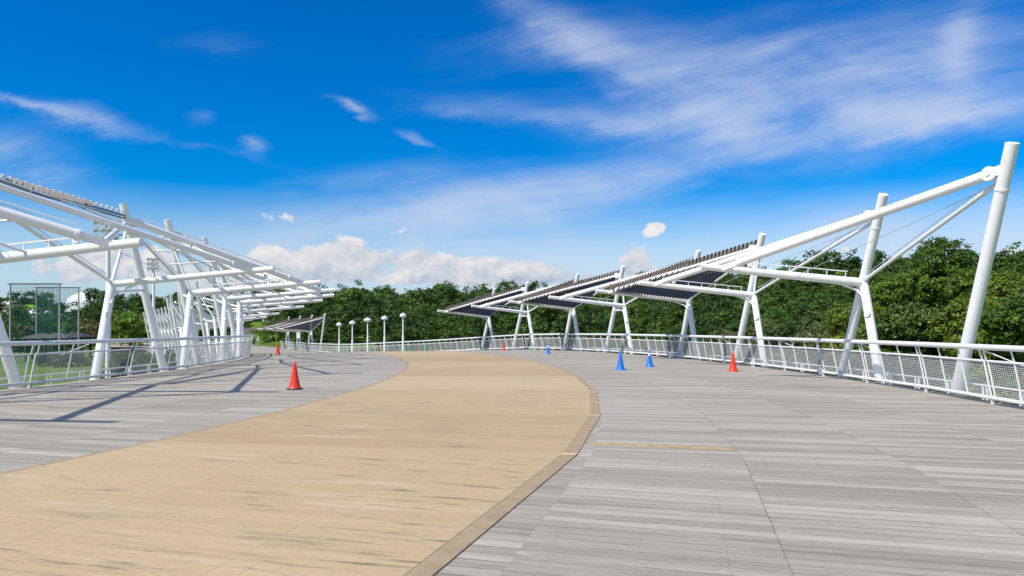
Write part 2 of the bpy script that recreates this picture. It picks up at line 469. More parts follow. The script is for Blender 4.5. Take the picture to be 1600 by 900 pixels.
# ------------------------------------------------------------------ deck, path
def strip(name, wa, wb, m, hz=0.0, thick=.35, uvrot=4.0, tb=TB):
    """polyline strip between offsets wa(t) and wb(t), its boards laid out per straight segment"""
    vs, fs, uvs, segs, mats = [], [], [], [], []
    def add(pts, uv, sg):
        i = len(vs); vs.extend([tuple(p) for p in pts]); fs.append(list(range(i, i+len(pts)))); uvs.extend(uv); segs.append(sg)
    for k in range(len(tb)-1):
        t0, t1 = tb[k], tb[k+1]; tm = (t0+t1)/2
        a = fr(tm)[2]-math.radians(uvrot)
        rx, ry = math.cos(a), math.sin(a); pm = P(tm, 0)
        q = [P(t0, wa(t0), hz), P(t0, wb(t0), hz), P(t1, wb(t1), hz), P(t1, wa(t1), hz)]
        ws = [wa(t0), wb(t0), wb(t1), wa(t1)]
        uv = [(w_+40, -(p.x-pm.x)*ry+(p.y-pm.y)*rx+7.77*k+60) for p, w_ in zip(q, ws)]
        sg = (k*0.381) % 1.0
        add(q, uv, sg)
        dn = V((0,0,-thick))
        add([q[0], q[3], q[3]+dn, q[0]+dn], [(0,0)]*4, sg)
        add([q[2], q[1], q[1]+dn, q[2]+dn], [(0,0)]*4, sg)
    me = bpy.data.meshes.new(name); me.from_pydata(vs, [], fs)
    ul = me.uv_layers.new(name='UVMap')
    for i, c in enumerate(uvs): ul.data[i].uv = c
    at = me.attributes.new('seg', 'FLOAT', 'FACE'); at.data.foreach_set('value', segs)
    me.materials.append(m)
    o = bpy.data.objects.new(name, me); COL.objects.link(o); return struct(o)
PL, BW = -3.0, .17
def PR(t): return float(np.interp(t, [-28,-22,-15.5,-10.3,-7.1,-3], [2.1,2.35,2.50,2.83,2.95,3.0]))
strip('boardwalk', PR, lambda t: 11.35, M['deck'])
strip('boardwalk', lambda t: wl(t)-.35, lambda t: PL, M['deck'])
strip('path', lambda t: PL+.12, lambda t: PR(t)-BW, M['path'], .014)
strip('path_border', lambda t: PR(t)-BW, PR, M['border'], .011, .06)
strip('path_border', lambda t: PL, lambda t: PL+.12, M['border'], .011, .06)
for t in (-14.2, -10.35, -7.15, -5.3, -3.6, -2.3):      # pale joint boards in the border
    r_, t_ = axes(t)
    mb = MB(); hw = .085
    # bounded chord follows the polyline edge
    k = max(i for i in range(len(TB)-1) if TB[i] <= t)
    w0, w1 = PR(TB[k]), PR(TB[k+1])
    e0, e1 = P(TB[k], w0), P(TB[k+1], w1); i0, i1 = P(TB[k], w0-BW), P(TB[k+1], w1-BW)
    f = (t-TB[k])/(TB[k+1]-TB[k]); L = (e1-e0).length; df = hw/L
    z4 = V((0,0,.0152))
    mb.quad(i0.lerp(i1, f-df)+z4, e0.lerp(e1, f-df)+z4, e0.lerp(e1, f+df)+z4, i0.lerp(i1, f+df)+z4)
    struct(mb.build('border_board', M['joint'], None))
mb = MB()                                              # one renewed board in the grey deck
a, b = V((1.10,10.36,0)), V((2.80,9.84,0)); d = (b-a).normalized(); s_ = V((-d.y, d.x, 0))*.095
mb.obox((a+b)/2 + V((0,0,.002)), (b-a)/2, s_, V((0,0,.004)))
struct(mb.build('renewed_board', M['newplank']))
# far paving where the bridge lands
pe, pr_, pt = P(TEND, 1.5), *axes(TEND)
mb = MB()
N_ = 24
for i in range(N_):
    w0 = -16+32*i/N_; w1 = -16+32*(i+1)/N_
    for j in range(12):
        l0 = -1+75*j/12; l1 = -1+75*(j+1)/12
        mb.quad(*[pe + pr_*w + pt*l + V((0,0,-.05)) for w, l in ((w0,l0),(w1,l0),(w1,l1),(w0,l1))])
for w, sgn in ((-16, -1), (16, 1)):
    mb.quad(pe+pr_*w-pt+V((0,0,-.05)), pe+pr_*w+pt*74+V((0,0,-.05)), pe+pr_*(w+sgn*6)+pt*74+V((0,0,-3)), pe+pr_*(w+sgn*6)-pt+V((0,0,-3)))
struct(mb.build('plaza', M['sand']))
# concrete ledge outside each railing that carries the mast feet
for nm, wa_, wb_ in (('ledge', lambda t: 11.44, lambda t: 12.7), ('ledge', lambda t: wl(t)-.82, lambda t: wl(t)-.44)):
    strip(nm, wa_, wb_, M['concrete'], -.30, .45)
# edge beams under the deck
for nm, wf in (('edge_beam', lambda t: 11.36), ('edge_beam', lambda t: wl(t)-.36)):
    mb = MB()
    for k in range(len(TB)-1):
        mb.bar(P(TB[k], wf(TB[k]), -.30), P(TB[k+1], wf(TB[k+1]), -.30), .12, .5)
    struct(mb.build(nm, M['gutter']))

# ------------------------------------------------------------------ railings
def railing(side, wf, tb, label, spread=True):
    t0 = tb[len(tb)//2]
    th_ = thing('railing', P(t0, wf(t0)), label, 'railing', 'white mesh railings along the bridge edges')
    near = min(P(t, wf(t)).length for t in tb)
    fine = near < 45
    n = 10 if fine else 6
    posts = 0; extra = MB(); nextra = 0
    for k in range(len(tb)-1):
        A0, B0 = P(tb[k], wf(tb[k])), P(tb[k+1], wf(tb[k+1]))
        L = (B0-A0).length; cnt = max(1, round(L/3.4))
        dr = (B0-A0)/L
        inw = V((-dr.y, dr.x, 0)).normalized()*side      # towards the path
        def at(f, h):                                    # the rail leans in over the deck
            p = A0.lerp(B0, f); return p + inw*(.20*h) + V((0,0,h))
        mb = MB(); mb.tube(at(-.003,1.17)+inw*.03, at(1.003,1.17)+inw*.03, .058, n=n+4)
        if fine: 
            for q in range(1, cnt):
                c = at(q/cnt, 1.17)+inw*.03; mb.tube(c-dr*.035, c+dr*.035, .0605, n=n+4)
        mb.build('handrail', M['rail'], th_)
        mb = MB(); mb.tube(at(0,.13), at(1,.13), .042, n=n); mb.build('bottom_rail', M['rail'], th_)
        for q in range(cnt):
            g0 = (q+.025)/cnt; g1 = (q+.975)/cnt
            mb = MB(); mb.tube(at(g0,.885), at(g1,.885), .026, n=8); mb.build('mid_rail', M['rail'], th_)
            for f in (g0, g0+(g1-g0)/3, g0+(g1-g0)*2/3, g1):
                end = f in (g0, g1)
                pm = MB()
                pm.tube(at(f,.10), at(f,.90), .024 if end else .020, n=8)
                pm.bar(at(f+.03/L*2 if end else f,.88), at(f+.03/L*2 if end else f,1.15)+inw*.02, .014, .045, up=dr)
                if f == g0: pm.bar(at(f,.14)-inw*.01, at(f,.02)-V((0,0,.02)), .05, .07, up=dr)
                if posts < 96:
                    pm.build('post', M['rail'], th_); posts += 1
                else:
                    off = len(extra.v); extra.v += pm.v; extra.f += [[i+off for i in f_] for f_ in pm.f]; extra.sm += pm.sm; nextra += 1
            # woven wire panel, real wires
            w = MB(); h0, h1 = .17, .86
            d = P(tb[k], wf(tb[k])).length
            nh = 17 if d < 40 else 12; nv = int(L/cnt/.078) if d < 40 else int(L/cnt/.14)
            wr = (.0066 if side > 0 else .0042) if d < 40 else .009
            for i in range(nh):
                h = h0+(h1-h0)*(i+.5)/nh
                w.bar(at(g0,h), at(g1,h), wr*1.3, wr*1.5)
            for i in range(nv):
                f = g0+(g1-g0)*(i+.5)/nv
                w.bar(at(f,h0-.02), at(f,h1), wr, wr, up=dr)
            w.build('mesh_panel', M['mesh'], th_)
        if fine:     # stays tying the handrail back to the outer edge
            c = MB(); c.tube(at(.5,1.10), at(.5,.80)-inw*.45-dr*.5, .012, n=6); c.build('stay', M['rail'], th_)
    if nextra:
        o = extra.build('post', M['rail'], th_); o['kind'] = 'stuff'
def tbr(a, b): return [t for t in TB if a-1e-6 <= t <= b+1e-6]
RW = lambda t: 11.0
railing(1, RW, tbr(-22, 9.6), 'white mesh railing along the right edge, nearest run with the thick handrail')
railing(1, lambda t: 11.12, tbr(9.6, 27), 'white mesh railing behind the blue cones, right edge between two kinks')
railing(1, RW, tbr(27, 35), 'short run of white railing under the farthest dark louvre roof')
railing(1, RW, tbr(35, 88), 'distant white railing dipping away behind the row of ball lamps')
railing(-1, wl, tbr(-22, 23), 'white mesh railing along the left edge in front of the grass field')
railing(-1, wl, tbr(23, 98), 'distant white railing under the crowded masts of the left row')
for side, wf, lab in ((1, lambda t: 11.95, 'low white pipe rail outside the right railing'), (-1, lambda t: wl(t)-.95, 'low white pipe rail outside the left railing')):
    t0 = 0
    th_ = thing('edge_rail', P(t0, wf(t0)), lab, 'low rail')
    rl = MB(); tb = tbr(-22, 35)
    for k in range(len(tb)-1):
        A0, B0 = P(tb[k], wf(tb[k]), .22), P(tb[k+1], wf(tb[k+1]), .22)
        rl.tube(A0, B0, .025, n=8)
        c = round((B0-A0).length/1.7)
        for q in range(c):
            for e in (-.09, .09):
                p = A0.lerp(B0, (q+.5)/c) + (B0-A0).normalized()*e
                pm = MB(); pm.bar(p-V((0,0,.52)), p, .03, .05); 
                pm.build('post', M['rail'], th_)
    rl.build('pipe', M['rail'], th_)

# ------------------------------------------------------------------ canopy frames
HN, HM = 2.95, 5.45
class Sup:
    def __init__(s, t, side, w, beam=5.0, sc=1.0, mt=(2.7, -.5), out=0.0):
        s.t, s.side = t, side
        s.r, s.d = axes(t); s.inw = s.r*(-side); s.sc = sc
        s.b = P(t, w); s.z = V((0,0,1))
        s.node = s.b + s.z*HN*sc
        s.leg0 = s.b - s.d*1.15*sc
        s.m0 = s.b + s.d*mt[0]*sc - s.z*.30
        s.m1 = s.b - s.inw*out + s.d*mt[1]*sc + s.z*(HM if side > 0 else 5.92)*sc
        s.top = s.m0.lerp(s.m1, .915)                    # where the rafter is pinned
        s.tip = s.b + s.inw*beam*sc + s.z*(HN+.50)*sc
        s.near = s.tip.lerp(s.node, .13)
def blades(mb, A, B, Ap, pitch, wid, thk, flip, n_off=0.0, inset=.12, caps=None):
    """louvre boards standing on triangle A-B-Ap, running from edge A-B towards the apex"""
    e = B-A; L = e.length; e = e/L
    f0 = min(max((Ap-A).dot(e)/L, .08), .92)
    foot = A+e*L*f0; g = Ap-foot; H_ = g.length; g = g/H_
    nrm = e.cross(g).normalized()*flip
    if flip == 0:
        nrm = e.cross(g).normalized(); nrm = nrm if nrm.z > 0 else -nrm
    n = int(L/pitch)
    tilt = (nrm*.96 + e*.28).normalized()
    for i in range(1, n):
        f = i/n
        l = H_*(f/f0 if f < f0 else (1-f)/(1-f0)) - inset
        if l < .12: continue
        p = A+e*L*f + nrm*n_off
        c = p + g*(l/2+.03) + tilt*wid/2
        mb.obox(c, g*l/2, tilt*wid/2, tilt.cross(g).normalized()*thk/2)
        if caps is not None:
            q = p+g*(l+.03)+tilt*wid*.55
            caps.obox(q, g*.03, tilt*wid*.35, tilt.cross(g).normalized()*.035)
def teeth(mb, p0, p1, h, pitch, depth, up=V((0,0,1))):
    """row of upright louvre blade ends along p0-p1"""
    e = p1-p0; n = max(2, int(e.length/pitch)); e.normalize()
    sd = e.cross(up).normalized()*depth
    lean = up+e*.45
    for i in range(n):
        c = p0.lerp(p1, (i+.5)/n)
        q = [c-e*.062, c+e*.062, c+lean*h+e*.022, c+lean*h-e*.022]
        a = [k-sd*.5 for k in q]; b = [k+sd*.5 for k in q]
        mb.face(a); mb.face(b[::-1])
        for j in range(4): mb.face([a[j], b[j], b[(j+1)%4], a[(j+1)%4]])
    mb.bar(p0, p1, depth*.9, .035)
def canopy(sup, nxt, label, group, even, panel=False, leg=True, fine=True, cat='canopy frame', prev=None):
    T = thing('canopy_frame', sup.b, label, cat, group)
    n = 18 if fine else 8
    wm = M['white']; z = V((0,0,1)); k = sup.sc
    # mast
    mb = MB(); mb.tube(sup.m0, sup.m1, .145*k, .135*k, n=n)
    if fine:
        ax = (sup.m1-sup.m0).normalized(); c = sup.m0.lerp(sup.m1, .84)
        mb.tube(c, c+ax*.05, .152*k, n=n)
        c = sup.m0+ax*.02; mb.tube(c-ax*.06, c+ax*.02, .24, n=n)
    mb.build('mast', wm, T)
    if leg:
        mb = MB()
        up = sup.node - sup.leg0
        R = .135*k
        if even:     # leg sweeps over into the beam
            d1 = up.normalized(); d2 = (sup.tip-sup.node).normalized()
            pts = [sup.leg0-z*.32, sup.node-d1*.14*k]
            for q in (.25,.5,.75): 
                a = sup.node-d1*.14*k; b = sup.node+d2*.12*k
                pts.append((1-q)**2*a+2*q*(1-q)*sup.node+q*q*b)
            pts.append(sup.node+d2*.13*k)
            mb.sweep(pts, R, n=n)
        else:
            mb.tube(sup.leg0-z*.32, sup.node+up.normalized()*.14*k, R, n=n)
        if fine:
            d1 = up.normalized(); c = sup.leg0.lerp(sup.node, .66)
            o_ = (sup.inw*.75 - sup.d*.65); o_ = (o_-d1*o_.dot(d1)).normalized()
            mb.tube(c+o_*R*.7, c+o_*(R+.035), .085, n=14)
            c = sup.leg0-z*.26; mb.tube(c-z*.03, c+z*.03, .22, n=n)
        mb.build('leg', wm, T)
        mb = MB(); d2 = (sup.tip-sup.node).normalized()
        r0, r1 = (.138, .100) if even else (.105, .095)
        mb.tube(sup.node+d2*(.10*k if even else -.05), sup.tip, r0*k, r1*k, n=n)
        mb.build('beam', wm, T)
        # slim post from the node to the mast head
        mb = MB(); mb.tube(sup.node+z*.05, sup.top-z*.25+sup.d*.05, .055*k, n=10)
        mb.tube(sup.node-up.normalized()*.25*k, sup.m0.lerp(sup.m1, .52), .05*k, n=8)
        mb.build('post', wm, T)
        mb = MB(); q0 = sup.node+sup.inw*.12-z*.62*k-sup.d*.3*k; q1 = sup.node-z*.22*k; q2 = sup.node+sup.inw*.75*k-z*.02
        mb.sweep([q0, q0.lerp(q1,.6)+sup.inw*.06, q1+sup.inw*.22, q2], .035*k, n=8); mb.build('gusset', wm, T)
        if even and fine:   # cable tray on the beam
            mb = MB(); a0 = sup.node.lerp(sup.tip, .10)+z*.30*k; a1 = sup.node.lerp(sup.tip, .70)+z*.27*k
            mb.bar(a0, a1, .045, .03)
            for q in range(6):
                p = a0.lerp(a1, (q+.1)/5.2); mb.bar(p, p-z*.2, .02, .02, up=sup.d)
            p = a1; mb.obox(p-z*.06, sup.inw*.06, sup.d*.05, z*.07)
            mb.build('cable_tray', wm, T)
    if nxt is not None:
        a, b = sup.top, nxt.near
        d = (b-a).normalized()
        # pin and fork at the mast head
        if fine:
            mb = MB(); sx = d.cross(z).normalized()
            p = a+d*.34*k
            mb.tube(p-sx*.10, p+sx*.10, .155*k, n=20)
            for e in (-.065, .065): mb.bar(a+sx*e, a+sx*e+d*.42*k, .03, .20*k)
            mb.tube(p-sx*.125, p+sx*.125, .05, n=12)
            mb.build('pin_joint', wm, T)
        heavy = .115 if not panel else .085
        mb = MB(); mb.tube(a+d*.42*k, b-d*.75*k, heavy*k, n=n)
        mb.tube(b-d*.75*k, b-d*.68*k, (heavy+.02)*k, n=n)
        rf = mb.build('rafter', wm, T)
        mb = MB(); sx = d.cross(z).normalized()
        for e in (-.05, .05): mb.bar(b-d*.72*k+sx*e, b+sx*e, .022, .17*k)
        mb.tube(b-d*.55*k-sx*.075, b-d*.55*k+sx*.075, .035, n=10)
        mb.build('fork', wm, rf)
        # strut to the next node, with its conduit
        mb = MB(); s0 = a-z*.18*k; s1 = nxt.node+z*.06
        mb.tube(s0, s1, .052*k, n=10); st = mb.build('strut', wm, T)
        if fine:
            mb = MB(); ds = (s1-s0); up_ = (z - ds*z.dot(ds)/ds.length_squared).normalized()*.14
            c0, c1 = s0.lerp(s1,.1)+up_, s0.lerp(s1,.95)+up_
            mb.tube(c0, c1, .012, n=6)
            for q in range(9):
                p = c0.lerp(c1, (q+.5)/9); mb.tube(p, p-up_, .009, n=5)
            mb.build('conduit', M['plate'], st)
            mb = MB(); mb.tube(a-z*.25, nxt.node.lerp(nxt.tip,.42), .008, n=6); mb.build('cable', M['plate'], T)
        if fine or even:    # service pipe riding on the rafter
            mb = MB(); up_ = (z - d*z.dot(d)).normalized()*(heavy+.10)
            c0, c1 = a.lerp(b,.08)+up_, a.lerp(b,.90)+up_
            if not panel or sup.side < 0:
                mb.tube(c0, c1, .014, n=6)
                for q in range(9):
                    p = c0.lerp(c1, (q+.5)/9); mb.bar(p, p-up_*.9, .012, .02, up=d)
                if sup.side < 0: mb.build('service_pipe', wm, rf)
        if prev is not None:     # second rafter, back to the previous beam
            a2, b2 = sup.top - z*.12, prev.tip.lerp(prev.node, .20)
            d2 = (b2-a2).normalized(); mb = MB()
            rr = .095 if prev.t < -8 else .075
            mb.tube(a2+d2*.2, b2-d2*.55, rr*k, n=n); mb.tube(b2-d2*.55, b2-d2*.48, (rr+.02)*k, n=n)
            rf2 = mb.build('rafter', wm, T)
            mb = MB(); sx = d2.cross(z).normalized()
            for e in (-.05, .05): mb.bar(b2-d2*.50*k+sx*e, b2+sx*e, .022, .17*k)
            mb.build('fork', wm, rf2)
        if sup.side < 0 and not panel and fine:
            mb = MB()
            for q in (.22, .40, .58, .76):
                mb.tube(a.lerp(b,q)-z*.05, a.lerp(nxt.node,q), .028, n=6)
            mb.tube(a-z*.3, nxt.node.lerp(nxt.tip,.5), .035, n=6)
            mb.build('purlin', wm, T)
        if panel:
            if sup.side > 0:
                up_ = z*.06; e0, e1 = sup.top+up_, nxt.near+up_
                ft = e0.lerp(e1, .44); ap = nxt.top.lerp(e0.lerp(e1, .52), .22)+up_
                mb = MB(); blades(mb, ft, e1, ap, .20, .16, .03, 0, .0)
                teeth(mb, ft, e0, .26, .20, .14)
                teeth(mb, e1, ap, .24, .15, .14)
                teeth(mb, e1.lerp(ft,.02)+sup.inw*.05, ft, .22, .16, .05)
                mb.build('louvre_roof', M['louvre'], T)
                mb = MB()
                teeth(mb, nxt.node.lerp(nxt.tip,.05)+z*.02+sup.d*.10, nxt.near+sup.d*.10-z*.02, .26, .19, .05)
                teeth(mb, nxt.node.lerp(nxt.tip,.05)+z*.20-sup.d*.45, nxt.near-sup.d*.45+z*.16, .24, .19, .05)
                mb.build('louvre_fringe', M['louvre_olive'], T)
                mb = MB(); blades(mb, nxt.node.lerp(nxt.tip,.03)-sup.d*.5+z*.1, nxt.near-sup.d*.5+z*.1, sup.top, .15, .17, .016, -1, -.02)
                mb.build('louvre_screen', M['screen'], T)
            else:
                mb = MB(); ca = MB(); up_ = V((0,0,.10))
                blades(mb, sup.top+up_, nxt.top+up_, sup.top.lerp(nxt.top,.5).lerp(a.lerp(b,.42), .20)+up_, .20, .16, .016, 0, .0)
                for q in range(1, 26):
                    p = (sup.top+up_).lerp(nxt.top+up_, q/26.0)+V((0,0,.12)); ca.obox(p, (nxt.top-sup.top).normalized()*.032, sup.inw*.05, V((0,0,.045)))
                mb.bar(sup.top+up_, nxt.top+up_, .10, .05)
                mb.bar(sup.top+up_*.9+(a.lerp(b,.2)-a)*.3, nxt.top+up_*.9, .05, .04)
                ca.bar(sup.top+up_+V((0,0,.13)), nxt.top+up_+V((0,0,.13)), .03, .03)
                lv = mb.build('louvre_roof', M['louvre_pale'], T); ca.build('bracket', wm, lv)
            if sup.side > 0:
                mb = MB()
                for q in (.16, .30, .44, .58, .72): mb.tube(a.lerp(b,q)-z*.10, a.lerp(nxt.node,q)-z*.03, .018, n=6)
                mb.build('tie_rod', M['plate'], T)
            # purlins the boards sit on
            mb = MB()
            for q in (.3, .62):
                mb.tube(sup.top.lerp(nxt.near,q), sup.top.lerp(nxt.top,q), .02, n=6)
            mb.tube(sup.top, nxt.top, .03, n=8)
            if sup.side > 0: mb.tube(nxt.near, ap, .03, n=8)
            mb.build('purlin', M['louvre'], T)
    return T

RT = [-4.9, .4, 6.5, 11.4, 17.2, 22.4, 27.4, 32.0]
RM = [(2.9,.38),(1.7,-1.25),(2.1,-.85),(1.3,-1.2),(2.9,.15),(1.6,-.7),(2.75,.05),(1.35,-1.05)]
rs = [Sup(t, 1, 11.6, mt=m) for t, m in zip(RT, RM)]
RL = ['tall lone white mast nearest on the right with a long bare rafter running left',
      'white canopy frame with bare beam and thick leg beside the tall lone mast',
      'white canopy frame right of the red cone carrying the largest dark louvre roof',
      'white canopy frame right of the blue cones, its beam edged by louvre teeth',
      'white canopy frame carrying the middle dark louvre roof on the right',
      'white canopy frame between the middle and the farthest louvre roofs',
      'white canopy frame behind the small red cone, carrying the farthest louvre roof',
      'last white canopy frame of the right row, its beam tip reaching farthest left']
for i, s_ in enumerate(rs):
    canopy(s_, rs[i+1] if i+1 < len(rs) else None, RL[i], 'white canopy frames along the right edge', i % 2 == 0 or i == 1,
           panel=(i in (2, 4, 6)), leg=i > 0)
LT = [-10.6, -5.3, 1.3, 7.4, 12.9, 18.2, 24.2, 30.2, 36.2, 40, 43.6, 47, 50.3, 53.6, 57, 60.3, 63.6, 67, 70.3, 73.6, 77, 80.3, 84, 88, 92]
LM = {1: (2.9,.9,.5), 2: (4.0,2.5,.85), 3: (1.4,0.,.9), 4: (1.6,.3,1.0)}
ls = [Sup(t, -1, wl(t)-.45, 5.1, mt=LM.get(i, (1.7,.8,1.2))[:2], out=LM.get(i, (1.7,.8,1.2))[2]) for i, t in enumerate(LT)]
LL = ['white canopy frame at the left picture edge, its rafter pinned to the nearest thick beam',
      'white canopy frame with the nearest thick beam on the left, bracketed louvres above',
      'white canopy frame with the first full mast on the left and a slim beam',
      'white canopy frame with thick elbowed beam just past the first full left mast',
      'white canopy frame with slim beam just behind the thick elbowed left beam',
      'white canopy frame whose thick beam tip reaches farthest right on the left side',
      'white left canopy frame with slim beam just below the farthest-reaching beam tip',
      'white left canopy frame where the railing disappears round the bend']
for i, s_ in enumerate(ls):
    canopy(s_, ls[i+1] if i+1 < len(ls) else None,
           LL[i] if i < len(LL) else 'small far white canopy frame in the bunched masts of the left row',
           'white canopy frames along the left edge', i % 2 == 1, panel=(i == 1), fine=i < 8, prev=ls[i-1] if 0 < i < 11 else None)
# far continuation of the right row
FT = [66.5, 72.5, 79.0, 86.0]
fs_ = [Sup(t, 1, 11.6, 5.2, .95, mt=(2.7, -.5)) for t in FT]
FL = ['far small white canopy mast left of the ball lamps, rightmost of its group', 'far white canopy frame with dark roof, nearest to the ball lamps',
      'far white canopy frame in the middle of the distant dark-roofed group', 'far small white canopy frame at the left end of the distant group']
for i, s_ in enumerate(fs_):
    canopy(s_, fs_[i+1] if i+1 < 4 else None, FL[i], 'distant white canopy frames left of the ball lamps', True, panel=i < 3, leg=i > 0, fine=False)

# ------------------------------------------------------------------ cones
def cone(x, y, h, m, label, band=None, sc=1.0):
    # z from the deck under it
    a = math.degrees(math.atan2(y-C0[1], x-C0[0])); zz = zd(a)+.002
    T = thing('traffic_cone', (x, y, zz), label, 'traffic cone', 'plastic traffic cones on the boardwalk')
    k = h/.70
    mb = MB(); mb.lathe([(.165*k,.035*k),(.155*k,.05*k),(.125*k,.14*k),(.083*k,.36*k),(.042*k,.62*k),(.031*k,.695*k),(.022*k,.70*k)], (x,y,zz), 28)
    mb.build('cone_body', m, T)
    mb = MB(); r = .215*k
    pts = []
    for q in range(8):
        a = math.radians(22.5+45*q+9); pts.append((math.cos(a)*r*1.0, math.sin(a)*r*1.0))
    lo = [V((x+p, y+q, zz)) for p, q in pts]; hi = [V((x+p*.95, y+q*.95, zz+.034*k)) for p, q in pts]
    mb.face(hi)
    for q in range(8): mb.face([lo[q], lo[(q+1)%8], hi[(q+1)%8], hi[q]])
    mb.build('cone_base', band if band else m, T)
    return T
def at(px, py, zz=0.0):
    y = 1200*(1.55-zz)/(py-513); return (px-800)/1200*y, y
x, y = at(460.5, 608.5); c = cone(x, y, .70, M['red'], 'large red cone nearest the camera on the left boardwalk', M['black'])
x, y = at(434, 553.3); cone(x, y, .68, M['red'], 'small red cone beside the left railing end', M['black'])
x, y = at(1145.5, 580.5); cone(x, y, .69, M['red'], 'red cone in front of the right railing', M['red'])
x, y = at(787, 546.8); cone(x, y, .60, M['red'], 'tiny red cone by the far kink of the railing')
x, y = at(969.5, 578); cone(x, y, .70, M['blue'], 'plain blue cone nearest the tan path')
for (px_, py_, h, lab) in ((1015, 573, .67, 'blue cone with white band, just right of the plain blue cone'), (856.5, 553, .62, 'small far blue cone with a white spot near its top')):
    x, y = at(px_, py_); T = cone(x, y, h, M['blue'], lab)
    k = h/.7; mb = MB(); zz = T.location.z
    mb.lathe([(.066*k,.475*k),(.052*k,.575*k)], (x,y,zz), 20); mb.build('white_band', M['tape'], T)
for px_, t_, lab in ((627, 38.2, 'green cone at the far railing, leftmost of three'), (639.5, 37.6, 'green cone at the far railing, middle of three'), (665.5, 36.2, 'green cone at the far railing, rightmost of three')):
    best = min((abs(800+1200*P(t,10.2).x/P(t,10.2).y-px_), t) for t in np.arange(33,45,.05))[1]
    p = P(best, 10.2); cone(p.x, p.y, .75, M['green'], lab)

# ------------------------------------------------------------------ ball lamps
def lamp(px_, h, label, rr):
    t = min((abs(800+1200*P(t,9.6).x/P(t,9.6).y-px_), t) for t in np.arange(36,70,.05))[1]
    p = P(t, 9.6)
    T = thing('street_lamp', p, label, 'street lamp', 'white ball lamps along the far railing')
    mb = MB(); mb.tube(p, p+V((0,0,h*.42)), .105, .10, n=14); mb.tube(p+V((0,0,h*.42)), p+V((0,0,h-.42)), .075, .06, n=12)
    mb.tube(p+V((0,0,h*.42)), p+V((0,0,h*.42+.08)), .12, n=14); mb.build('post', M['white'], T)
    b = p+V((0,0,h-.42)); mb = MB()
    mb.lathe([(.05,-.03),(.14,0),(.10,.06)], b, 18); mb.build('collar', M['plate'], T)
    mb = MB(); mb.lathe([(.09,.03),(rr*.75,.09),(rr*.97,.17),(rr,.22),(rr*.94,.30),(rr*.68,.40),(rr*.3,.455),(.05,.47),(.03,.53),(.004,.54)], b, 28)
    mb.build('lamp_head', M['lamp'], T)
lamp(630, 3.95, 'white ball lamp nearest and tallest of the row, rightmost', .34)
lamp(601, 3.85, 'white ball lamp second from the right in the row of five', .35)
lamp(574.5, 3.85, 'white ball lamp with the widest head, middle of the row of five', .43)
lamp(550.5, 3.7, 'white ball lamp second from the left in the row of five', .37)
lamp(530, 3.65, 'white ball lamp leftmost and smallest of the row of five', .34)

# ------------------------------------------------------------------ vegetation
def mesh_np(name, co_, quads, tint, m):
    me = bpy.data.meshes.new(name)
    nv, nf = len(co_), len(quads)
    me.vertices.add(nv); me.vertices.foreach_set('co', np.asarray(co_, np.float32).ravel())
    me.loops.add(nf*4); me.loops.foreach_set('vertex_index', np.asarray(quads, np.int32).ravel())
    me.polygons.add(nf); me.polygons.foreach_set('loop_start', np.arange(0, nf*4, 4, dtype=np.int32))
    me.polygons.foreach_set('loop_total', np.full(nf, 4, np.int32))
    me.update(calc_edges=True)
    at_ = me.attributes.new('tint', 'FLOAT', 'FACE'); at_.data.foreach_set('value', np.asarray(tint, np.float32))
    me.materials.append(m)
    return me
def cards(cen, nrm, size, r):
    """leaf quads at centres facing roughly nrm"""
    n = len(cen)
    d = nrm + r.normal(0, .62, (n, 3)); d /= np.linalg.norm(d, axis=1, keepdims=True)+1e-9
    a = np.cross(d, r.normal(0, 1, (n, 3))); a /= np.linalg.norm(a, axis=1, keepdims=True)+1e-9
    b = np.cross(d, a)
    s = size*(.6+.8*r.random((n, 1)))
    a = a*s; b = b*s*.62
    fold = d*s*.22
    q = np.stack([cen-a*1.0, cen-b+fold*.4, cen+a*1.0, cen+b+fold*.4], 1)
    return q.reshape(-1, 3)
def crown(r, R, Hc, lobes, clumps, per, leaf, spread, conical=0.0, lump=.42):
    """many leaf faces in clumps on the outside of several uneven lobes; z from 0 to Hc"""
    L = []
    for i in range(lobes):
        a = r.random()*2*math.pi; hz = r.random()
        rad = R*(.62*(1-conical*hz))*math.sqrt(r.random())*(1.0 if hz < .75 else .55)
        s = R*lump*(.65+.6*r.random())*(1-.45*conical*hz)
        L.append((rad*math.cos(a), rad*math.sin(a), Hc*(.16+.72*hz), s))
    L = np.array(L)
    idx = r.integers(0, lobes, clumps)
    dr = r.normal(0, 1, (clumps, 3)); dr[:,2] = dr[:,2]*.9+.25
    dr /= np.linalg.norm(dr, axis=1, keepdims=True)
    rad = L[idx,3:4]*(.72+.36*r.random((clumps,1)))
    cc = L[idx,:3]+dr*rad*np.array([1,1,.8])
    # clumps buried inside another lobe are dropped to keep gaps and save faces
    keep = np.ones(clumps, bool); inner = r.random(clumps)
    for l in L:
        dd = (cc-l[:3])/np.array([1,1,.8]); keep &= ~((np.linalg.norm(dd, axis=1) < l[3]*.62) & (inner > .35))
    cc = cc[keep]; dr = dr[keep]
    n = len(cc)
    cen = np.repeat(cc, per, 0)+r.normal(0, spread, (n*per, 3))*np.array([1,1,.55])
    nn = np.repeat(dr, per, 0)*.8+np.array([0,0,.55])
    lt = r.random(lobes)[idx[keep]]
    tint = np.clip(np.repeat(lt*.40+r.random(n)*.34, per)+r.random(n*per)*.26, 0, 1)
    return cards(cen, nn, leaf, r), tint
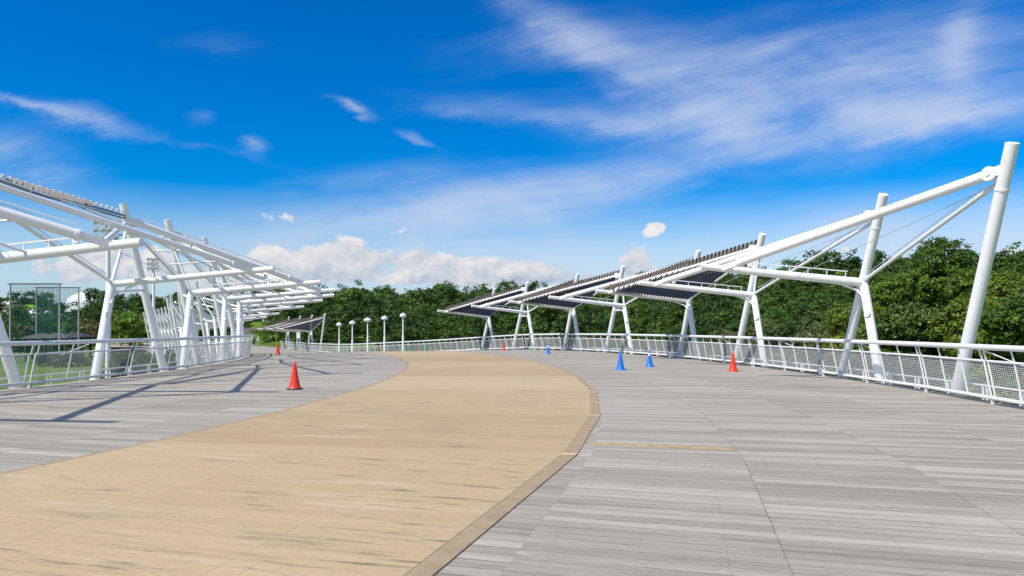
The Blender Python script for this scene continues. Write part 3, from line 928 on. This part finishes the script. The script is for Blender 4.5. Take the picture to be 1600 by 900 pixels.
def trunk_mesh(mb, base, h, r0, R, r, limbs=6):
    p = [V(base)+V((r.normal(0,.05)*i, r.normal(0,.05)*i, h*i/4)) for i in range(5)]
    mb.sweep([p[0]-V((0,0,.3))]+p, [r0*1.35, r0*1.15, r0, r0*.85, r0*.7, r0*.45], n=10)
    for i in range(limbs):
        s = p[2].lerp(p[4], r.random()); a = r.random()*6.28
        e = s+V((math.cos(a)*R*.6, math.sin(a)*R*.6, h*(.25+.3*r.random())))
        m_ = s.lerp(e, .5)+V((0,0,h*.08))
        mb.sweep([s, m_, e], [r0*.45, r0*.3, r0*.1], n=7)
def tree(x, y, top, R, name, label, group, m, lobes, clumps, per, leaf, spread, seed, conical=0.0, base=None, trunk_f=.3, cat='tree', lump=.42):
    r = np.random.default_rng(seed)
    z0 = float(th(x, y)) if base is None else base
    h = top-z0; T = thing(name, (x, y, z0), label, cat, group)
    tr = MB(); trunk_mesh(tr, (x, y, z0), h*.55, max(.06, h*.022), R, r); tr.build('trunk', M['trunk'], T)
    Hc = h*(1-trunk_f*.8)
    co_, ti = crown(r, R, Hc, lobes, clumps, per, leaf, spread, conical, lump)
    co_ = co_ + np.array([0, 0, h-Hc*1.03])
    me = mesh_np('crown', co_, np.arange(len(co_)).reshape(-1, 4), ti, m)
    o = bpy.data.objects.new('crown', me); COL.objects.link(o); o.parent = T
    return T

# the wood on the hill: a mass of crowns
protos = {}
for kind, (cl, per, leaf, sp) in {'near': (270, 22, .038, .075), 'mid': (220, 15, .050, .08), 'far': (150, 11, .066, .085)}.items():
    protos[kind] = []
    for i in range(8):
        r = np.random.default_rng(100+i)
        con = (0, 0, .2, 0, .45, 0, .1, .75)[i]
        protos[kind].append(crown(r, 1.0, 1.7+.2*(i%3)+con*.6, 13, cl, per, leaf, sp, con, .42))
cs, ts = [], []
r = np.random.default_rng(11)
def addtree(x, y, R, hh, tb_):
    dd = math.hypot(x, y)
    c, t_ = protos['near' if dd < 118 else 'mid' if dd < 175 else 'far'][r.integers(0, 8)]
    a = r.random()*6.28; ca, sa = math.cos(a), math.sin(a)
    k = c*np.array([R, R, R*hh]); k = np.stack([k[:,0]*ca-k[:,1]*sa, k[:,0]*sa+k[:,1]*ca, k[:,2]], 1)
    cs.append(k+np.array([x, y, float(th(x, y))+R*.25])); ts.append(np.clip(t_*.62+tb_, 0, 1))
cnt = 0
dd_ = 80.0
while dd_ < 285:
    step = 6.4 + (dd_-80)*.012
    nu = int(1.9*dd_/step)
    for i in range(nu):
        uu = -.82+1.9*(i+r.random())/nu
        yv = dd_/math.sqrt(1+uu*uu)+r.normal(0, step*.3); xv = uu*yv
        if uu < -.37 and dd_ < 215: continue
        if uu < -.30 and dd_ < 196: continue
        if uu < -.18 and dd_ < 146: continue
        if uu < .03 and dd_ < 128: continue
        if uu < .16 and dd_ < 104: continue
        if uu < .47 and dd_ < 112: continue
        R = (3.2+1.7*r.random())*(1.0 if dd_ < 200 else 1.1)
        addtree(xv, yv, R, .78+.30*r.random(), .58*r.random()**1.7 - .08); cnt += 1
    dd_ += step*.82
for i in range(330):          # a farther belt on the left
    uu = -.85+.55*r.random(); d = 285+190*r.random(); yv = d/math.sqrt(1+uu*uu)
    if -.72 < uu < -.58 and d < 400: continue
    if -.60 < uu < -.50 and d > 320: continue
    addtree(uu*yv, yv, 4.4+2*r.random(), .95+.35*r.random(), .22*r.random()-.04)
co_ = np.concatenate(cs); ti = np.concatenate(ts)
me = mesh_np('woodland', co_, np.arange(len(co_)).reshape(-1,4), ti, M['leaf_wood'])
wo_ = bpy.data.objects.new('woodland', me); COL.objects.link(wo_)
tag(wo_, 'dense dark green wood covering the hill behind the bridge', 'woodland', kind='stuff')
print('woodland trees', cnt, 'faces', len(co_)//4)

G = 'broadleaf trees beside the right railing'
def upx(px_, d): return (px_-800)/1200*d
def zpx(py_, d): return 1.55-(py_-513)/1200*d
for (px_, d, py_, R, lab, sd, m, lf) in (
    (1462, 46, 372, 4.3, 'tallest broadleaf tree left of the lone mast, dark gaps in its crown', 1, 'leaf_near', 900),
    (1545, 40, 382, 3.0, 'broadleaf tree rising behind the lone right mast', 2, 'leaf_yellow', 620),
    (1600, 43, 410, 3.4, 'broadleaf tree at the right picture edge', 3, 'leaf_yellow', 620),
    (1395, 52, 432, 3.2, 'shorter broadleaf tree left of the tallest one', 4, 'leaf_deep', 560),
    (1520, 33, 462, 2.9, 'bushy tree low behind the lone right mast', 5, 'leaf_yellow', 520),
    (1430, 36, 476, 2.8, 'bushy tree low in front of the tallest tree', 6, 'leaf_deep', 500),
    (1352, 48, 466, 2.9, 'rounded tree behind the thick leg of the second right frame', 7, 'leaf_yellow', 480),
    (1600, 30, 470, 2.6, 'low bushy tree behind the near railing at the right edge', 8, 'leaf_near', 480),
    (1700, 36, 420, 3.6, 'broadleaf tree just beyond the right picture edge', 12, 'leaf_near', 420)):
    tree(upx(px_, d), d, zpx(py_, d), R, 'broadleaf_tree', lab, G, M[m], 10, int(lf*2.2), 34, .082, .15, 40+sd, trunk_f=.25, lump=.36)
G2 = 'pale young trees below the right railing'
for (px_, d, py_, R, lab, sd) in ((1305, 50, 500, 2.5, 'pale yellow-green young tree under the thick beam, rightmost', 1), (1250, 56, 512, 2.5, 'pale olive young tree left of the rightmost pale one', 2),
      (1195, 62, 498, 3.0, 'pale green young tree behind the red cone on the right', 3), (1280, 68, 492, 3.0, 'taller pale green tree between the two right frames', 4), (1135, 74, 520, 2.8, 'low pale tree left of the red cone on the right', 5)):
    tree(upx(px_, d), d, zpx(py_, d), R, 'young_tree', lab, G2, M['leaf_pale'], 10, 300, 20, .13, .24, 60+sd, trunk_f=.2)
G3 = 'olive trees across the grass field'
for (px_, d, py_, R, lab, sd, m) in ((32, 150, 506, 3.6, 'small olive brown tree at far left behind the net posts', 1, 'leaf_olive'), (150, 165, 500, 6, 'olive brown tree under the white dome', 2, 'leaf_olive'),
      (118, 172, 503, 4.5, 'dark green tree right of the green net', 3, 'leaf_wood'), (205, 150, 492, 6, 'deep green round tree between the first two left masts', 4, 'leaf_near'), (238, 160, 488, 5, 'olive tree behind the slim floodlight pole', 5, 'leaf_olive'),
      (70, 190, 505, 6, 'dark tree behind the green net', 6, 'leaf_wood'), (180, 185, 498, 5.5, 'yellowish tree behind the first full left mast', 7, 'leaf_olive'), (0, 185, 500, 7, 'dark tree at the left picture edge across the field', 8, 'leaf_wood')):
    tree(upx(px_, d), d, zpx(py_, d), R, 'field_tree', lab, G3, M[m], 9, 150, 9, .42, .45, 80+sd, trunk_f=.15)
G4 = 'bushes on the grass field'
for (px_, d, py_, R, lab, sd) in ((205, 66, 553, 1.9, 'dark bush on the grass between the first two left masts', 1), (185, 76, 556, 1.8, 'dark bush just right of the first left leg', 2), (236, 88, 549, 2.0, 'bush behind the base of the first full mast', 3),
      (112, 112, 549, 2.4, 'wide dark bush in front of the shelters', 4), (75, 116, 551, 2.2, 'dark bush under the left shelter', 5), (270, 95, 548, 2.2, 'bush behind the crowded left masts', 6)):
    tree(upx(px_, d), d, zpx(py_, d), R, 'bush', lab, G4, M['leaf_wood'], 8, 110, 12, .20, .25, 90+sd, trunk_f=.02, cat='bush')
for (px_, d, py_, R, lab, sd) in ((405, 172, 532, 3.6, 'light green shrub below the long low pavilion, left side', 11), (428, 165, 531, 3.4, 'light green shrub below the long low pavilion, right side', 12), (446, 158, 526, 3.8, 'green shrub just left of the distant canopy group', 13), (470, 160, 522, 4.2, 'green shrub behind the distant canopy group', 14), (500, 165, 516, 4.6, 'tall shrub behind the distant lone mast', 15)):
    tree(upx(px_, d), d, zpx(py_, d), R, 'bush', lab, 'shrubs round the far pavilion', M['leaf_near'], 8, 110, 10, .30, .35, 90+sd, trunk_f=.02, cat='bush')
# a few skyline trees that stand out
for (px_, d, py_, R, lab, sd, con) in ((785, 235, 441, 3.4, 'feathery conifer poking above the skyline left of the louvre roofs', 1, .8), (805, 238, 443, 4.6, 'rounded tree on the skyline beside the feathery conifer', 2, 0),
      (1010, 240, 424, 4.2, 'tree on the skyline behind the fourth right mast', 3, 0), (1268, 200, 409, 4.0, 'tree on the skyline under the long right rafter', 4, 0), (1318, 205, 405, 4.4, 'thin-leaved tree on the skyline left of the second right mast', 5, .4)):
    tree(upx(px_, d), d, zpx(py_, d), R, 'skyline_tree', lab, 'trees standing out on the skyline', M['leaf_wood'], 9, 110, 8, .40, .42, 120+sd, con, trunk_f=.1)

# ------------------------------------------------------------------ far left: park, net, floodlights, dome
def floodlight(px_, d, py_top, rp, wide, rows, label):
    x = upx(px_, d); z0 = float(th(x, d)); zt = zpx(py_top, d)
    T = thing('floodlight_tower', (x, d, z0), label, 'floodlight')
    mb = MB(); mb.tube((x,d,z0), (x,d,zt-.3), rp*1.15, rp*.8, n=14); mb.build('pole', M['white'], T)
    mb = MB(); hh = rows*.62
    for k in range(rows):
        h = zt-.35-k*.66
        mb.bar((x-wide/2,d-.25,h-.3), (x+wide/2,d-.25,h-.3), .10, .10); mb.bar((x-wide/2,d+.25,h-.3), (x+wide/2,d+.25,h-.3), .08, .08)
        for e in (-1, 1): mb.bar((x+e*wide/2,d-.3,h-.3), (x+e*wide/2,d+.3,h-.3), .08, .08)
        mb.bar((x,d-.3,h-.3), (x,d+.3,h-.3), .12, .12)
    mb.build('lamp_frame', M['plate'], T)
    for k in range(rows):
        for i in range(4):
            p = V((x-wide/2+wide*(i+.5)/4, d-.34, zt-.30-k*.66))
            mb = MB(); mb.lathe([(.09,.28),(.15,.18),(.24,.0),(.23,-.02),(.02,-.01)], p, 12, axis=(-.25,.85,.35)); mb.build('flood_lamp', M['glasslamp'], T)
floodlight(169, 66, 343, .22, 2.3, 3, 'thick floodlight tower standing behind the first full left mast')
floodlight(240, 112, 402, .22, 1.6, 3, 'slim distant floodlight tower with a round lamp cluster')
def netframe(pa, pb, d, py_top, label, lname):
    xa, xb = upx(pa, d), upx(pb, d); zt = zpx(py_top, d); za, zb = float(th(xa,d)), float(th(xb,d))
    T = thing('ball_net', ((xa+xb)/2, d, za), label, 'ball net', 'tall ball-stop nets on the field')
    for x, z_ in ((xa, za), (xb, zb)):
        mb = MB(); mb.tube((x,d,z_), (x,d,zt), .16, .12, n=10); mb.build('post', M['greenpost'], T)
    mb = MB(); mb.tube((xa-.3,d,zt-.05), (xb+.3,d,zt-.05), .09, n=8); mb.build('top_bar', M['darkpost'], T)
    mb = MB(); n = int((xb-xa)/.22)
    for i in range(n+1):
        x = xa+(xb-xa)*i/n; mb.bar((x,d+.02,za+.4), (x,d+.02,zt-.1), .022, .022, up=V((0,1,0)))
    nh = int((zt-za)/.22)
    for i in range(nh):
        h = za+.4+(zt-za-.5)*i/nh; mb.bar((xa,d+.02,h), (xb,d+.02,h), .022, .022)
    mb.build('net', M['netgreen'], T)
M['netgreen'] = mat('net_green', (.008,.12,.085), .8)
netframe(16, 93, 112, 443, 'taller front ball-stop net frame at far left', 0)
netframe(57, 123, 130, 449, 'rear ball-stop net frame, shifted right of the front one', 1)
def shelter(px_, d, py_, w, label):
    x = upx(px_, d); z0 = float(th(x, d)); zt = zpx(py_, d)
    T = thing('shelter', (x, d, z0), label, 'shelter', 'dark roofed shelters beside the field')
    mb = MB(); a = [V((x+sx*w, d+sy*w*.7, zt-.75)) for sx, sy in ((-1,-1),(1,-1),(1,1),(-1,1))]; b = [V((x+sx*w*.25, d+sy*.2, zt)) for sx, sy in ((-1,-1),(1,-1),(1,1),(-1,1))]
    for i in range(4): mb.face([a[i], a[(i+1)%4], b[(i+1)%4], b[i]])
    mb.face(b); mb.face([p-V((0,0,.15)) for p in reversed(a)])
    for i in range(4): mb.face([a[i]-V((0,0,.15)), a[(i+1)%4]-V((0,0,.15)), a[(i+1)%4], a[i]])
    mb.build('roof', M['roofgrey'], T)
    for sx in (-.75, .75):
        for sy in (-.5, .5):
            mb = MB(); mb.bar((x+sx*w, d+sy*w, z0), (x+sx*w, d+sy*w, zt-.7), .35, .35, up=V((0,1,0))); mb.build('post', M['darkpost'], T)
shelter(66, 128, 521, 2.6, 'dark roofed shelter on the left beside the net, leftmost of three')
shelter(92, 124, 520, 2.2, 'dark roofed shelter in the middle of three')
shelter(117, 132, 519, 2.6, 'dark roofed shelter rightmost of three, under the white dome')
# white dome hall
d = 430; x = upx(142, d)
T = thing('dome_hall', (x, d, float(th(x,d))), 'large white dome roof rising above the trees on the far left', 'dome')
zt = zpx(456, d); R = 12.0
mb = MB(); mb.lathe([(R*1.0, -6), (R, 0)]+[(R*math.cos(a), 6.2*math.sin(a)) for a in np.linspace(0.02, 1.55, 14)], (x, d, zt-6.2), 48)
mb.build('dome_roof', M['dome'], T)
mb = MB(); mb.lathe([(R*.97, -12), (R*.97, -6)], (x, d, zt-6.2), 48); mb.build('wall', M['cream'], T)
def house(px_, d, py_top, w, h, label, roofm):
    x = upx(px_, d); zt = zpx(py_top, d); 
    T = thing('house', (x, d, zt-h-1.5), label, 'house', 'houses on the far left hillside')
    mb = MB(); mb.obox((x, d, zt-1.5-h/2-2), (w/2,0,0), (0,3,0), (0,0,h/2+2)); mb.build('wall', M['cream'], T)
    mb = MB(); a = [V((x+sx*(w/2+.4), d+sy*3.5, zt-1.5)) for sx, sy in ((-1,-1),(1,-1),(1,1),(-1,1))]; r0, r1 = V((x-w/2,d,zt)), V((x+w/2,d,zt))
    mb.face([a[0],a[1],r1,r0]); mb.face([a[2],a[3],r0,r1]); mb.face([a[1],a[2],r1]); mb.face([a[3],a[0],r0]); mb.face(a[::-1])
    mb.build('roof', roofm, T)
    for e in (-.28, .28):
        mb = MB(); mb.obox((x+e*w, d-3.02, zt-1.5-h*.5), (w*.09,0,0), (0,.03,0), (0,0,h*.2)); mb.build('window', M['darkpost'], T)
house(6, 352, 471, 9, 4, 'pale house at the left picture edge on the far hillside', M['cream'])
house(26, 345, 476, 8, 3, 'low pale house beside the lime green awning', M['roofbrown'])
house(40, 365, 467, 6, 4, 'house with light roof above the lime green awning', M['dome'])
house(59, 300, 484, 9, 3, 'white roofed house seen through the ball net', M['dome'])
d = 335; x = upx(46, d); zt = zpx(476, d)
T = thing('awning', (x, d, float(th(x, d))), 'lime green awning among the hillside houses', 'awning')
mb = MB(); pts0 = [V((x+3.0*math.cos(a), d-1.5, zt-2.5+2.5*math.sin(a))) for a in np.linspace(0, math.pi, 11)]
for i in range(10): mb.face([pts0[i], pts0[i+1], pts0[i+1]+V((0,3,0)), pts0[i]+V((0,3,0))], True)
mb.face(pts0[::-1]); mb.build('cover', M['awning'], T)
mb = MB()
for e in (-2.8, 2.8): mb.bar((x+e,d,zt-6), (x+e,d,zt-2.4), .2, .2, up=V((0,1,0)))
mb.build('frame', M['plate'], T)
# long low pavilion at the end of the bridge
d = 190; x = upx(424, d); zt = zpx(512, d); z0 = float(th(x, d)); z0 = -2.2
T = thing('long_pavilion', (x, d, z0), 'long low brown-roofed pavilion at the end of the left boardwalk', 'pavilion')
mb = MB(); w = 7.5
a = [V((x+sx*w, d+sy*4, zt-1.9)) for sx, sy in ((-1,-1),(1,-1),(1,1),(-1,1))]; r0, r1 = V((x-w*.9,d,zt)), V((x+w*.9,d,zt))
mb.face([a[0],a[1],r1,r0]); mb.face([a[2],a[3],r0,r1]); mb.face([a[1],a[2],r1]); mb.face([a[3],a[0],r0]); mb.face(a[::-1]); mb.build('roof', M['roofbrown'], T)
mb = MB(); mb.obox((x+2, d+2, (zt-1.9+z0)/2), (5,0,0), (0,1,0), (0,0,(zt-1.95-z0)/2)); mb.build('wall', M['darkpost'], T)
for i in range(6):
    mb = MB(); xx = x-w*.9+w*1.8*i/5; mb.bar((xx,d-3.5,z0-.4),(xx,d-3.5,zt-1.9),.2,.2,up=V((0,1,0))); mb.build('post', M['cream'], T)
# notice board near the distant canopy
x, y = upx(466, 112), 112.0; p = V((x, y, -1.8))
T = thing('notice_board', p, 'small white notice board under the far canopy group', 'sign')
mb = MB(); mb.obox(p+V((0,0,2.3)), (.24,0,0), (0,.05,0), (0,0,.42)); mb.build('panel', M['white'], T)
mb = MB(); 
for e in (-.18,.18): mb.bar(p+V((e,.1,-.4)), p+V((e,.1,2.9)), .08, .08, up=V((0,1,0)))
mb.build('post', M['plate'], T)

# ------------------------------------------------------------------ people far off on the bridge end
def skin_body(name, verts, edges, radii, m, parent, lv=1):
    me = bpy.data.meshes.new(name); me.from_pydata([tuple(v) for v in verts], edges, [])
    o = bpy.data.objects.new(name, me); COL.objects.link(o)
    md = o.modifiers.new('skin', 'SKIN'); sd = o.modifiers.new('sub', 'SUBSURF'); sd.levels = lv; sd.render_levels = lv
    for i, q in enumerate(radii): me.skin_vertices[0].data[i].radius = q if isinstance(q, tuple) else (q, q)
    me.skin_vertices[0].data[0].use_root = True
    dg = bpy.context.evaluated_depsgraph_get()
    m2 = bpy.data.meshes.new_from_object(o.evaluated_get(dg)); bpy.data.objects.remove(o)
    m2.polygons.foreach_set('use_smooth', [True]*len(m2.polygons)); m2.materials.clear(); m2.materials.append(m)
    ob = bpy.data.objects.new(name, m2); COL.objects.link(ob); ob.parent = parent
    return ob
def person(px_, t, label, top_m, leg_m, hat=None):
    # a walking figure, stride along the bridge
    w = min((abs(800+1200*P(t,q).x/P(t,q).y-px_), q) for q in np.arange(-9, 10, .05))[1]
    p = P(t, w); T = thing('person', p, label, 'person', 'people walking at the bridge end'); 
    T.rotation_euler[2] = math.radians(25)
    v = [(0,0,.93),(0,0,1.12),(0,0,1.38),(0,0,1.48),(0,-.02,1.60),(0,-.02,1.71),
         (.10,0,.88),(.11,-.13,.48),(.11,-.10,.08),(.11,-.24,.04),(-.10,0,.88),(-.11,.10,.48),(-.11,.30,.12),(-.11,.22,.03),
         (.19,0,1.38),(.24,.10,1.10),(.23,.02,.84),(-.19,0,1.38),(-.24,-.06,1.10),(-.23,-.16,.86)]
    e = [(0,1),(1,2),(2,3),(3,4),(4,5),(0,6),(6,7),(7,8),(8,9),(0,10),(10,11),(11,12),(12,13),(2,14),(14,15),(15,16),(2,17),(17,18),(18,19)]
    rd = [.14,.13,.15,.055,.095,.08,.09,.06,.045,.04,.09,.06,.045,.04,.055,.045,.035,.055,.045,.035]
    skin_body('body', v, e, rd, M['skin'], T)
    skin_body('shirt', [v[i] for i in (0,1,2,14,15,17,18)], [(0,1),(1,2),(2,3),(3,4),(2,5),(5,6)], [.155,.15,.168,.075,.06,.075,.06], top_m, T)
    skin_body('trousers', [v[i] for i in (0,6,7,8,10,11,12)], [(0,1),(1,2),(2,3),(0,4),(4,5),(5,6)], [.15,.108,.075,.058,.108,.075,.058], leg_m, T)
    mb = MB(); q = [(.105,0),(.115,.05),(.10,.10),(.05,.135),(.005,.14)]
    if hat: q = [(.20,-.005),(.20,.008),(.115,.015),(.105,.10),(.06,.135),(.005,.14)]
    mb.lathe(q, (p.x, p.y+.0, p.z+1.645), 14)
    mb.build('hat' if hat else 'hair', hat or M['hair'], T)
person(396.5, 104, 'person in navy walking at the bridge end, leftmost of three', M['navy'], M['navy'])
person(403.5, 101, 'person in white shirt and hat, middle of three at the bridge end', M['shirt'], M['khaki'], M['shirt'])
person(410.0, 106, 'person in beige top with dark trousers, rightmost of three at the bridge end', M['khaki'], M['navy'])
